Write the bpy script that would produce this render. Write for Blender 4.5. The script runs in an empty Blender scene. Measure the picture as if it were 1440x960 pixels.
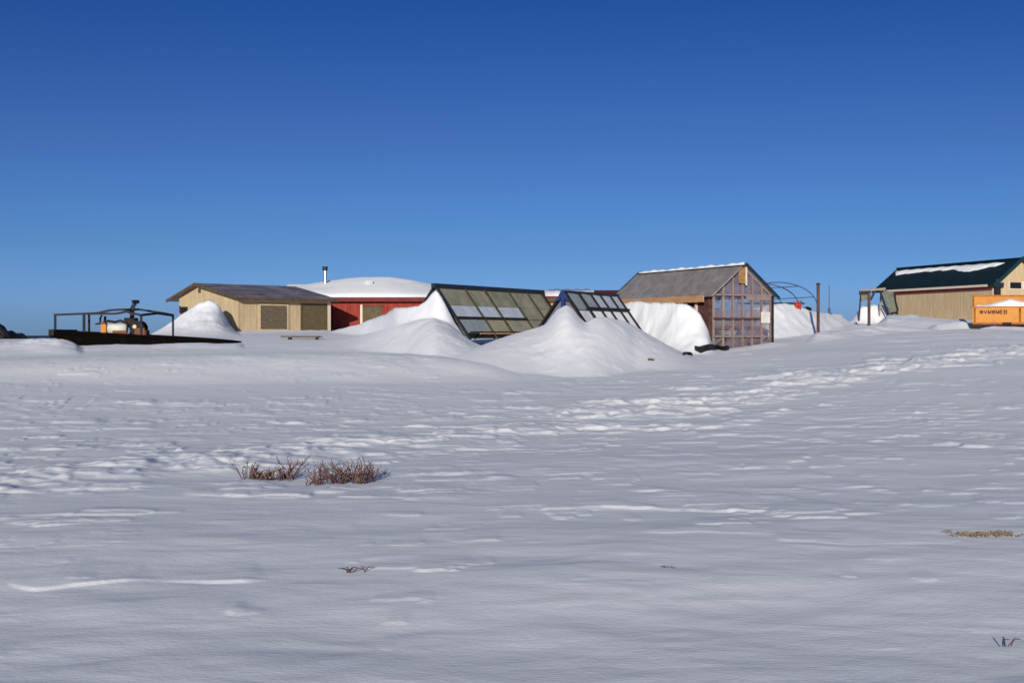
import bpy, bmesh, math, random
import numpy as np
from mathutils import Vector, Matrix

random.seed(7)
F = 1800.0; HX = 720.0; HY = 471.0      # lens in photograph pixels, eye-level line
C = bpy.context.scene.collection
PI = math.pi

# ------------------------------------------------------------------ helpers
def at(px, py, Y):
    return Vector(((px-HX)/F*Y, Y, (HY-py)/F*Y))

class MB:
    def __init__(s): s.v = []; s.f = []
    def add(s, vs, fs):
        n = len(s.v); s.v += [tuple(p) for p in vs]; s.f += [tuple(i+n for i in f) for f in fs]
    def box(s, lo, hi):
        x0,y0,z0 = lo; x1,y1,z1 = hi
        s.add([(x0,y0,z0),(x1,y0,z0),(x1,y1,z0),(x0,y1,z0),(x0,y0,z1),(x1,y0,z1),(x1,y1,z1),(x0,y1,z1)],
              [(0,3,2,1),(4,5,6,7),(0,1,5,4),(1,2,6,5),(2,3,7,6),(3,0,4,7)])
    def beam(s, p, q, w, h, up=(0,0,1)):
        p = Vector(p); q = Vector(q); d = (q-p).normalized(); u = Vector(up)
        if abs(d.dot(u)) > .98: u = Vector((1,0,0))
        a = d.cross(u).normalized()*w/2; b = a.cross(d).normalized()*h/2
        s.add([p-a-b,p+a-b,p+a+b,p-a+b,q-a-b,q+a-b,q+a+b,q-a+b],
              [(0,3,2,1),(4,5,6,7),(0,1,5,4),(1,2,6,5),(2,3,7,6),(3,0,4,7)])
    def slab(s, quad, t):
        q = [Vector(p) for p in quad]; n = (q[1]-q[0]).cross(q[-1]-q[0]).normalized()*t; k = len(q)
        s.add(q+[p-n for p in q], [tuple(range(k)), tuple(range(2*k-1,k-1,-1))]+[(i,i+k,(i+1)%k+k,(i+1)%k) for i in range(k)])
    def tube(s, pts, r, n=6, cap=True):
        pts = [Vector(p) for p in pts]; k = len(pts); rs = r if isinstance(r,(list,tuple)) else [r]*k
        vs = []; prev = None
        for i,p in enumerate(pts):
            d = (pts[min(i+1,k-1)]-pts[max(i-1,0)])
            d = d.normalized() if d.length > 1e-9 else Vector((0,0,1))
            a = prev if prev is not None else (Vector((0,0,1)) if abs(d.z) < .9 else Vector((1,0,0)))
            b = d.cross(a).normalized(); a = b.cross(d).normalized(); prev = a
            for j in range(n):
                t = 2*PI*j/n; vs.append(p+(a*math.cos(t)+b*math.sin(t))*rs[i])
        fs = [(i*n+j, i*n+(j+1)%n, (i+1)*n+(j+1)%n, (i+1)*n+j) for i in range(k-1) for j in range(n)]
        if cap: fs += [tuple(range(n))[::-1], tuple(range((k-1)*n, k*n))]
        s.add(vs, fs)
    def build(s, name, m, parent=None, smooth=False, bevel=0):
        me = bpy.data.meshes.new(name); me.from_pydata(s.v, [], s.f); me.materials.append(m)
        bm = bmesh.new(); bm.from_mesh(me); bmesh.ops.recalc_face_normals(bm, faces=bm.faces); bm.to_mesh(me); bm.free()
        if smooth: me.polygons.foreach_set('use_smooth', [True]*len(me.polygons))
        o = bpy.data.objects.new(name, me); C.objects.link(o)
        if parent: o.parent = parent
        if bevel:
            b = o.modifiers.new('Bevel','BEVEL'); b.width = bevel; b.segments = 2
        return o

def tag(o, label=None, cat=None, group=None, kind=None):
    if label: o['label'] = label
    if cat: o['category'] = cat
    if group: o['group'] = group
    if kind: o['kind'] = kind
    return o
def thing(name, label, cat, loc=(0,0,0), rz=0, group=None):
    o = bpy.data.objects.new(name, None); C.objects.link(o); o.empty_display_size = .2
    o.location = loc; o.rotation_euler = (0,0,rz)
    return tag(o, label, cat, group)
def part(name, m, parent, fn, **k):
    b = MB(); fn(b); return b.build(name, m, parent, **k)
def pbox(name, m, parent, lo, hi, **k): return part(name, m, parent, lambda b: b.box(lo,hi), **k)
def pbeam(name, m, parent, p, q, w, h, **k): return part(name, m, parent, lambda b: b.beam(p,q,w,h), **k)

# ------------------------------------------------------------------ materials
def mat(name, col, rough=.8, col2=None, scale=4, stretch=(1,1,1), bump=0, bscale=20, metal=0, spec=.3, grooves=None, detail=6, lo=.35, hi=.65):
    m = bpy.data.materials.new(name); m.use_nodes = True; N = m.node_tree.nodes; L = m.node_tree.links
    p = N['Principled BSDF']; p.inputs['Base Color'].default_value = (*col,1); p.inputs['Roughness'].default_value = rough
    p.inputs['Metallic'].default_value = metal; p.inputs['Specular IOR Level'].default_value = spec
    tc = N.new('ShaderNodeTexCoord'); mp = N.new('ShaderNodeMapping'); mp.inputs['Scale'].default_value = stretch
    L.new(tc.outputs['Object'], mp.inputs['Vector'])
    if col2:
        n = N.new('ShaderNodeTexNoise'); n.inputs['Scale'].default_value = scale; n.inputs['Detail'].default_value = detail; n.inputs['Roughness'].default_value = .65
        L.new(mp.outputs[0], n.inputs['Vector'])
        r = N.new('ShaderNodeValToRGB'); r.color_ramp.elements[0].position = lo; r.color_ramp.elements[1].position = hi
        r.color_ramp.elements[0].color = (*col,1); r.color_ramp.elements[1].color = (*col2,1)
        L.new(n.outputs['Fac'], r.inputs['Fac']); L.new(r.outputs[0], p.inputs['Base Color'])
    h = None
    if bump:
        n2 = N.new('ShaderNodeTexNoise'); n2.inputs['Scale'].default_value = bscale; n2.inputs['Detail'].default_value = 5
        L.new(mp.outputs[0], n2.inputs['Vector']); h = n2.outputs['Fac']
        b = N.new('ShaderNodeBump'); b.inputs['Strength'].default_value = .8; b.inputs['Distance'].default_value = bump
        L.new(h, b.inputs['Height']); L.new(b.outputs[0], p.inputs['Normal'])
    if grooves:                      # narrow vertical siding grooves along x+y of the wall
        ax, sp = grooves
        sep = N.new('ShaderNodeSeparateXYZ'); L.new(tc.outputs['Object'], sep.inputs[0])
        ad = N.new('ShaderNodeMath'); ad.operation = 'ADD'
        if ax == 'xy': L.new(sep.outputs['X'], ad.inputs[0]); L.new(sep.outputs['Y'], ad.inputs[1])
        else: L.new(sep.outputs[ax], ad.inputs[0]); ad.inputs[1].default_value = 50.0
        dv = N.new('ShaderNodeMath'); dv.operation = 'DIVIDE'; L.new(ad.outputs[0], dv.inputs[0]); dv.inputs[1].default_value = sp
        fr = N.new('ShaderNodeMath'); fr.operation = 'FRACT'; L.new(dv.outputs[0], fr.inputs[0])
        gt = N.new('ShaderNodeMath'); gt.operation = 'GREATER_THAN'; L.new(fr.outputs[0], gt.inputs[0]); gt.inputs[1].default_value = .14
        b2 = N.new('ShaderNodeBump'); b2.inputs['Strength'].default_value = 1; b2.inputs['Distance'].default_value = .02
        L.new(gt.outputs[0], b2.inputs['Height'])
        if bump: L.new(b.outputs[0], b2.inputs['Normal'])
        L.new(b2.outputs[0], p.inputs['Normal'])
    return m

def sheet(name, col, alpha, rough=.25, col2=None, bump=.01, scale=3, spec=.5):
    m = mat(name, col, rough, col2=col2, scale=scale, bump=bump, bscale=6, spec=spec)
    N = m.node_tree.nodes; L = m.node_tree.links; p = N['Principled BSDF']
    n = N.new('ShaderNodeTexNoise'); n.inputs['Scale'].default_value = 2.2; n.inputs['Detail'].default_value = 4
    tc = N.new('ShaderNodeTexCoord'); L.new(tc.outputs['Object'], n.inputs['Vector'])
    mr = N.new('ShaderNodeMapRange'); mr.inputs['From Min'].default_value = .3; mr.inputs['From Max'].default_value = .7
    mr.inputs['To Min'].default_value = max(0,alpha-.18); mr.inputs['To Max'].default_value = min(1,alpha+.18)
    L.new(n.outputs['Fac'], mr.inputs['Value']); L.new(mr.outputs[0], p.inputs['Alpha'])
    return m

def snow_mat():
    m = bpy.data.materials.new('snow'); m.use_nodes = True; N = m.node_tree.nodes; L = m.node_tree.links
    p = N['Principled BSDF']; p.inputs['Roughness'].default_value = .75; p.inputs['Specular IOR Level'].default_value = .15
    tc = N.new('ShaderNodeTexCoord')
    def noise(sc, st, det=5, dist=0.0):
        mp = N.new('ShaderNodeMapping'); mp.inputs['Scale'].default_value = st; L.new(tc.outputs['Object'], mp.inputs['Vector'])
        n = N.new('ShaderNodeTexNoise'); n.inputs['Scale'].default_value = sc; n.inputs['Detail'].default_value = det
        n.inputs['Roughness'].default_value = .6; n.inputs['Distortion'].default_value = dist; L.new(mp.outputs[0], n.inputs['Vector']); return n.outputs['Fac']
    a = noise(.35, (.35,1,1)); r = N.new('ShaderNodeValToRGB')
    r.color_ramp.elements[0].position = .3; r.color_ramp.elements[1].position = .7
    r.color_ramp.elements[0].color = (.80,.81,.85,1); r.color_ramp.elements[1].color = (.87,.87,.88,1)
    L.new(a, r.inputs['Fac']); L.new(r.outputs[0], p.inputs['Base Color'])
    b1 = N.new('ShaderNodeBump'); b1.inputs['Strength'].default_value = 1; b1.inputs['Distance'].default_value = .009
    L.new(noise(3.0, (.42,.9,1), 6, .6), b1.inputs['Height'])
    b2 = N.new('ShaderNodeBump'); b2.inputs['Strength'].default_value = .7; b2.inputs['Distance'].default_value = .004
    L.new(noise(38, (.6,1,1), 3), b2.inputs['Height']); L.new(b1.outputs[0], b2.inputs['Normal'])
    L.new(b2.outputs[0], p.inputs['Normal'])
    return m

M = {}
M['snow'] = snow_mat()
M['snowcap'] = mat('packed_snow', (.84,.85,.88), .8, col2=(.88,.88,.89), scale=.8, bump=.03, bscale=3, spec=.15)
M['snowdull'] = mat('frosted_crust', (.55,.57,.60), .7, col2=(.74,.75,.77), scale=2.2, bump=.02, bscale=5, spec=.2)
M['siding'] = mat('beige_siding', (.41,.31,.18), .8, col2=(.52,.41,.26), scale=1.6, stretch=(2,2,.4), bump=.004, bscale=12, grooves=('xy',.2), spec=.2)
M['siding2'] = mat('tan_siding', (.44,.32,.19), .8, col2=(.54,.41,.26), scale=2, stretch=(2,2,.4), bump=.004, bscale=12, grooves=('xy',.3), spec=.2)
M['redwall'] = mat('red_siding', (.20,.030,.022), .85, col2=(.31,.055,.04), scale=2, stretch=(2,2,.5), grooves=('xy',.2), bump=.004, spec=.15)
M['redtrim'] = mat('dark_red_trim', (.10,.014,.014), .7, col2=(.15,.02,.018), scale=3)
M['ply'] = mat('weathered_plywood', (.075,.055,.028), .9, col2=(.14,.105,.055), scale=3, stretch=(1,1,3), bump=.006, bscale=14, lo=.3, hi=.7)
M['plyd'] = mat('grey_brown_board', (.085,.065,.045), .9, col2=(.15,.115,.08), scale=4, stretch=(1,1,3), bump=.006)
M['plyo'] = mat('raw_plywood', (.22,.12,.035), .8, col2=(.32,.19,.08), scale=3, stretch=(1,1,3))
M['trimtan'] = mat('tan_trim', (.46,.34,.20), .7, col2=(.55,.42,.27), scale=3)
M['cream'] = mat('cream_trim', (.58,.46,.36), .7, col2=(.64,.54,.44), scale=3)
M['orangewood'] = mat('orange_brown_wood', (.42,.20,.10), .8, col2=(.52,.30,.16), scale=3, stretch=(3,.5,3))
M['brownroof'] = mat('weathered_brown_roof', (.06,.058,.072), .5, col2=(.30,.25,.235), scale=1.0, stretch=(.8,2.0,1), bump=.02, bscale=5, spec=.4)
M['fascia'] = mat('dark_fascia', (.06,.035,.022), .8, col2=(.11,.07,.045), scale=4)
M['greenroof'] = mat('dark_green_metal_roof', (.0015,.010,.011), .5, col2=(.003,.016,.016), scale=1.3, spec=.4, grooves=('Y',.4))
M['greentrim'] = mat('green_metal_trim', (.004,.025,.022), .35, col2=(.006,.035,.03), scale=2, spec=.5)
M['bluewood'] = mat('dark_blue_painted_wood', (.008,.018,.075), .5, col2=(.012,.03,.12), scale=4, spec=.4)
M['blueblack'] = mat('blue_black_wood', (.008,.012,.022), .6, col2=(.016,.026,.045), scale=5)
M['black'] = mat('black_timber', (.008,.007,.007), .8, col2=(.02,.015,.012), scale=4, bump=.004)
M['oldwood'] = mat('grey_weathered_timber', (.20,.16,.13), .85, col2=(.30,.25,.20), scale=5, stretch=(1,1,.3), bump=.004)
M['studwood'] = mat('pinkish_grey_timber', (.17,.12,.11), .85, col2=(.26,.19,.17), scale=5, stretch=(1,1,.3), bump=.004)
M['darkred'] = mat('dark_red_brown_wood', (.06,.022,.020), .85, col2=(.12,.05,.045), scale=3, stretch=(1,1,2))
M['rust'] = mat('rusted_steel', (.10,.03,.014), .8, col2=(.22,.085,.04), scale=6, bump=.006, lo=.3, hi=.7)
M['rustd'] = mat('dark_rusted_steel', (.003,.002,.002), .95, col2=(.02,.007,.005), scale=3, bump=.006, lo=.55, hi=.85, spec=.05)
M['framem'] = mat('dark_frame_steel', (.006,.007,.016), .7, col2=(.016,.011,.018), scale=6)
M['orange'] = mat('scuffed_orange_paint', (.52,.21,.03), .6, col2=(.32,.14,.04), scale=3.5, bump=.004, lo=.5, hi=.8)
M['oranged'] = mat('worn_orange_rim', (.42,.14,.02), .6, col2=(.20,.06,.015), scale=8, lo=.4, hi=.7)
M['whitep'] = mat('off_white_paint', (.62,.61,.56), .5, col2=(.5,.47,.42), scale=4)
M['steel'] = mat('bright_stovepipe', (.55,.57,.6), .3, metal=.9, col2=(.4,.42,.45), scale=4)
M['rock'] = mat('dark_rock', (.012,.012,.014), .9, col2=(.06,.055,.05), scale=3, bump=.05)
M['tarp'] = mat('grey_green_canvas', (.10,.11,.08), .9, col2=(.17,.17,.13), scale=3, bump=.02, bscale=5)
M['tarp_hollow'] = mat('black_tarp_and_hollow', (.006,.006,.008), .6, col2=(.014,.013,.014), scale=5, bump=.02)
M['redp'] = mat('red_plastic', (.35,.03,.015), .5)
M['twig'] = mat('red_brown_twigs', (.035,.016,.016), .8, col2=(.17,.095,.085), scale=12)
M['leaf'] = mat('dry_tan_leaves', (.11,.05,.038), .85, col2=(.34,.22,.18), scale=30)
M['framegr'] = mat('olive_black_frame', (.02,.022,.014), .7, col2=(.06,.05,.03), scale=5)
M['straw'] = mat('straw_grass', (.34,.25,.16), .85, col2=(.16,.09,.06), scale=25)
M['letters'] = mat('faded_dark_lettering', (.13,.045,.03), .8)
M['hoop'] = mat('galvanised_hoop', (.06,.09,.14), .5, metal=.3)
M['windowd'] = mat('dark_window_glass', (.01,.01,.012), .15, spec=.5)
M['film'] = sheet('clear_greenhouse_film', (.28,.23,.27), .20, .2)
M['filmp'] = sheet('hazy_lilac_film', (.24,.21,.29), .38, .2)
M['roofsheet'] = sheet('dusty_roof_panel', (.25,.225,.225), .68, .4, col2=(.40,.34,.30), scale=2.4)
M['glassb'] = mat('frosted_blue_white_pane', (.42,.46,.56), .35, col2=(.58,.61,.68), scale=1.5, bump=.01, bscale=4, spec=.5)
M['paneo'] = mat('murky_olive_pane', (.17,.17,.11), .38, col2=(.36,.33,.22), scale=1.3, bump=.012, bscale=4, spec=.5, lo=.3, hi=.7)
M['panet'] = mat('tan_painted_reflection', (.22,.22,.19), .4, col2=(.42,.36,.22), scale=1.2, bump=.01, bscale=4, spec=.5, lo=.4, hi=.65)  # tan tones paint a reflection into the pane colour
M['panegr'] = mat('grey_green_pane', (.20,.23,.24), .4, col2=(.34,.37,.38), scale=1.5, bump=.01, bscale=4, spec=.5)
M['sea'] = mat('cold_sea', (.015,.03,.05), .5, col2=(.02,.04,.065), scale=.05, spec=.2)

# ------------------------------------------------------------------ ground
rng = np.random.RandomState(11)
PERM = rng.rand(512, 512).astype(np.float32)
def vnoise(x, y):                                   # smooth value noise in -1..1
    xi = np.floor(x).astype(np.int64); yi = np.floor(y).astype(np.int64)
    fx = x-xi; fy = y-yi; fx = fx*fx*fx*(fx*(fx*6-15)+10); fy = fy*fy*fy*(fy*(fy*6-15)+10)
    a = PERM[yi & 511, xi & 511]; b = PERM[yi & 511, (xi+1) & 511]; c = PERM[(yi+1) & 511, xi & 511]; d = PERM[(yi+1) & 511, (xi+1) & 511]
    return ((a+(b-a)*fx)*(1-fy)+(c+(d-c)*fx)*fy)*2-1
def fbm(x, y, o=4):
    s = 0; a = 1; t = 0
    for i in range(o):
        s = s+a*vnoise(x+17.3*i, y+9.1*i); t += a; a *= .5; x = x*2.03; y = y*2.03
    return s/t

TP = np.array([-400, 0, 240, 480, 720, 960, 1086, 1200, 1330, 1440, 1840], float)
TY = np.array([2, 6, 15, 22, 30, 38, 46, 54, 64, 75, 90, 120, 200, 500], float)
TZ = np.array([
 [-1.6]*11, [-1.6]*11,
 [-1.7,-1.62,-1.6,-1.6,-1.58,-1.58,-1.56,-1.55,-1.54,-1.52,-1.5],
 [-1.65,-1.62,-1.62,-1.62,-1.6,-1.55,-1.5,-1.48,-1.42,-1.38,-1.3],
 [-1.4,-1.38,-1.44,-1.47,-1.48,-1.42,-1.32,-1.2,-1.12,-1.05,-1.0],
 [-.95,-.92,-.98,-1.08,-1.15,-1.12,-.98,-.80,-.66,-.55,-.5],
 [-.6,-.56,-.56,-.58,-.85,-.82,-.62,-.35,-.12,.0,.0],
 [-.25,-.2,-.18,-.1,-.3,-.50,-.34,.06,.14,.22,.3],
 [-.2,-.15,-.1,.15,.0,-.1,.0,.58,.52,.52,.5],
 [-.5,-.35,.2,.25,.15,.2,.5,1.22,1.1,1.0,1.0],
 [-2,-1.6,0,.1,.1,.1,.4,.9,.9,.9,.9],
 [-6,-6,-4,-3,-3,-3,-3,-2,-2,-2,-2],
 [-9]*11, [-9]*11])
_ly = np.linspace(math.log(2), math.log(500), 320); _lp = np.linspace(-400, 1840, 260)
_t = np.stack([np.interp(_lp, TP, TZ[i]) for i in range(len(TY))])
_t = np.stack([np.interp(_ly, np.log(TY), _t[:, j]) for j in range(len(_lp))], 1)
for _k in range(3):
    for ax, r in ((0, 5), (1, 9)):
        pad = [(0,0),(0,0)]; pad[ax] = (r, r); q = np.pad(_t, pad, mode='edge')
        _t = sum(np.take(q, range(i, i+_t.shape[ax]), axis=ax) for i in range(2*r+1))/(2*r+1)
def base(X, Y, px):
    a = np.clip((np.log(np.maximum(Y, 2))-_ly[0])/(_ly[1]-_ly[0]), 0, len(_ly)-1.001)
    b = np.clip((px-_lp[0])/(_lp[1]-_lp[0]), 0, len(_lp)-1.001)
    i = a.astype(int); j = b.astype(int); fa = a-i; fb = b-j
    return (_t[i,j]*(1-fb)+_t[i,j+1]*fb)*(1-fa)+(_t[i+1,j]*(1-fb)+_t[i+1,j+1]*fb)*fa

# drifts: (pixel column, depth of crest, height on the photo), front width, back width, steepness
DR = [
 # heap against the gable of the beige hut
 ([(205,66,474),(225,66,463),(245,66.2,451),(262,66.4,437),(280,66.6,426),(295,66.7,422),(306,66.6,427),(314,66.6,440),(322,66.6,455),(332,66.6,466),(345,66.5,476)], 7, 3, 2.2),
 # long drift from the red wall to the first glazed frame
 ([(400,70,470),(463,69,466),(480,66,462),(500,62.5,457),(520,59,450),(540,54.5,441),(556,49.6,432),(575,48.1,431),(590,47.5,429),(600,47.3,423),(607,47.2,413),(613,47.0,407),(620,46.8,416),(630,46.4,434),(640,46.1,453),(655,45.8,475),(668,45.5,486)], 3.2, 3, 1.3),
 ([(380,62,482),(440,60,479),(500,56,472),(540,52,463),(570,48,455),(592,45.5,449),(610,44.6,446),(628,44.5,452),(645,44.4,465),(665,44,480),(690,43.5,492),(730,43,502),(780,43,516),(830,43,535)], 8.5, 6, 1.5),
 # mound round the blue frame
 ([(500,41,560),(560,41,532),(600,41,516),(650,42,496),(700,43,477),(730,43.2,467),(750,43.3,462),(768,43.2,455),(776,43.0,444),(784,42.8,435),(797,42.7,429),(806,42.7,434),(815,42.6,446),(824,42.4,455),(835,42.4,448),(850,42.8,446),(865,43.4,449),(880,44.0,453),(893,44.8,459),(910,45.0,469),(930,45.2,480),(950,45.4,491),(975,45.6,503),(1000,46,512),(1040,46,525),(1090,46,545)], 6.6, 5, 1.45),
 # steep bank beside the greenhouse
 ([(850,55,440),(866,55,424),(880,54,425),(900,52.8,424),(920,51.8,425),(945,50.6,426),(965,49.9,427),(975,49.6,432),(985,49.3,441),(992,49.1,455),(998,49,468),(1004,48.9,486)], 3.2, 1.2, 1.5),
 # bank behind the greenhouse, right side
 ([(1040,60,440),(1086,60,428),(1105,60.5,427),(1122,61,431),(1136,62,436),(1150,63,439),(1165,66,440),(1190,69,441)], 4.2, 8, 1.1),
 # heap below the rack and drift before the green roofed hut
 ([(1200,70,441),(1209,70,431),(1214,70,427),(1240,70.5,427),(1250,71,432),(1258,71,440)], 1.5, 3, 1.2),
 ([(1240,66,442),(1262,66,440),(1285,66,441),(1310,65.5,445),(1335,64,450),(1355,62.5,451),(1361,62,453),(1363.5,61.9,470)], 8, 4, 1.8),
 ([(1368,55.5,468),(1376,56.0,461.5),(1395,56.3,457),(1420,56.4,455.5),(1450,56.3,457),(1500,56.2,457),(1560,56,460)], 2.0, 1.2, 1.3),
 # low heap in front of the sled
 ([(-40,47,484),(10,47.5,479),(40,47.8,476),(70,47.8,474.5),(88,47.6,476.5),(102,47.4,481),(115,47.2,487)], 5, 4, 2.0),
 ([(326,66.6,467),(350,67.8,464),(400,69.6,464.5),(465,71.6,463.5)], 2.2, 2, 1.1),
 ([(-300,39,507),(0,38.5,505),(240,38.5,501),(400,39,498),(520,39.5,497),(620,40,500),(690,40,510),(760,40,530)], 6.5, 16, 1.0),
 ([(104,49.2,487),(130,49.4,484.8),(165,49.5,483.6),(210,49.5,484.2),(260,49.5,482.6),(300,49.5,482),(340,49.6,481)], 3, 3, 1.3),
 ([(1012,49.2,492.5),(1028,49.5,489.5),(1058,50.0,485),(1084,50.6,481.5),(1110,51.2,480)], 1.8, .4, 1.1),
 ([(1310,58,456),(1325,58,453.5),(1340,58,451),(1352,58,451),(1360,58,452.5),(1364,58,458),(1368,58,470)], 1.5, 3, 1.0),
 ([(1140,52,470),(1190,54,462),(1240,56,457),(1290,57,458),(1320,57,464)], 3, 4, 1.3),
 ([(1376,51,478),(1400,52,472),(1440,53,468),(1480,53,467),(1560,53,470)], 1.6, 3, 1.2),
]
SPREAD = [.8, .5, 1, 1, .75, .7, .5, .6, .6, .6, .2, .8, .2, .2, .3, .7, .6]
cl01 = lambda v: np.clip(v, 0, 1)
def heights(X, Y):
    X = np.asarray(X, float); Y = np.asarray(Y, float)
    px = HX+F*X/np.maximum(Y, 3.0)
    z = base(X, Y, px)
    for k, (pts, wf, wb, pw) in enumerate(DR):
        P = np.array(pts, float)
        sel = (px > P[0,0]-9) & (px < P[-1,0]+9) & (Y > P[:,1].min()-wf*1.5) & (Y < P[:,1].max()+wb*1.5)
        if not sel.any(): continue
        xs, ys, zs, ps = X[sel], Y[sel], z[sel], px[sel]
        wob = fbm(xs*.9+k*31, ys*.5, 4)*(.3 if k in (1,2,3,11) else 1)
        gx = np.arange(P[0,0]-120, P[-1,0]+121, 1.0)
        Tg = np.interp(gx, P[:,0], P[:,2]); Dg = np.interp(gx, P[:,0], P[:,1]); Hg = (HY-Tg)/F*Dg
        ends = np.maximum(P[0,0]-gx, gx-P[-1,0]).clip(0)*.03; Hg = Hg-ends
        def bl(v, sg):
            r = int(sg*3); kx = np.exp(-.5*(np.arange(-r, r+1)/sg)**2); kx /= kx.sum()
            return np.convolve(np.pad(v, r, mode='edge'), kx, mode='valid')
        SG = [2.0, 5.0, 11.0, 20.0, 32.0]
        Dg = bl(Dg, 4.0); HB = np.stack([bl(Hg, g) for g in SG])
        D = np.interp(ps, gx, Dg)
        inside = np.clip((ps-P[0,0]+8)/16, 0, 1)*np.clip((P[-1,0]+8-ps)/16, 0, 1)
        d = ys-D+wob*.30
        q = np.clip(-d/wf, 0, 1)**.7*(len(SG)-1.001)*SPREAD[k]; qi = q.astype(int); qf = q-qi
        pi = np.clip(ps+wob*1.5-gx[0], 0, len(gx)-2); p0 = pi.astype(int); pf = pi-p0
        g_ = lambda lv: HB[lv, p0]*(1-pf)+HB[lv, p0+1]*pf
        top = g_(qi)*(1-qf)+g_(np.minimum(qi+1, len(SG)-1))*qf+wob*.03
        s = np.clip(1+d/wf, 0, 1)
        s = s**pw if k not in (2, 3, 11) else (s*s*(3-2*s) if k == 11 else .62*s**1.15+.38*s*s*(3-2*s))
        plate = .15
        fr = np.where(d < 0, s, np.clip(1-(d-plate)/wb, 0, 1)**1.2*(d > plate)+(d <= plate))
        nz = zs+(top-zs)*fr
        add = np.maximum(nz-zs, 0)*inside*(top > zs)
        # soft lumps on the steep faces
        z[sel] = zs+add+cl01(add*3-.2)*(.06*fbm(xs*1.3+5, ys*.9+z[sel]*2.4, 4)+.035*fbm(xs*4+5, ys*2+z[sel]*6, 3))*(.38 if k in (2,3,11) else (.6 if k == 1 else 1))
    return z
def gz(x, y): return float(heights(np.array([float(x)]), np.array([float(y)]))[0])

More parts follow.
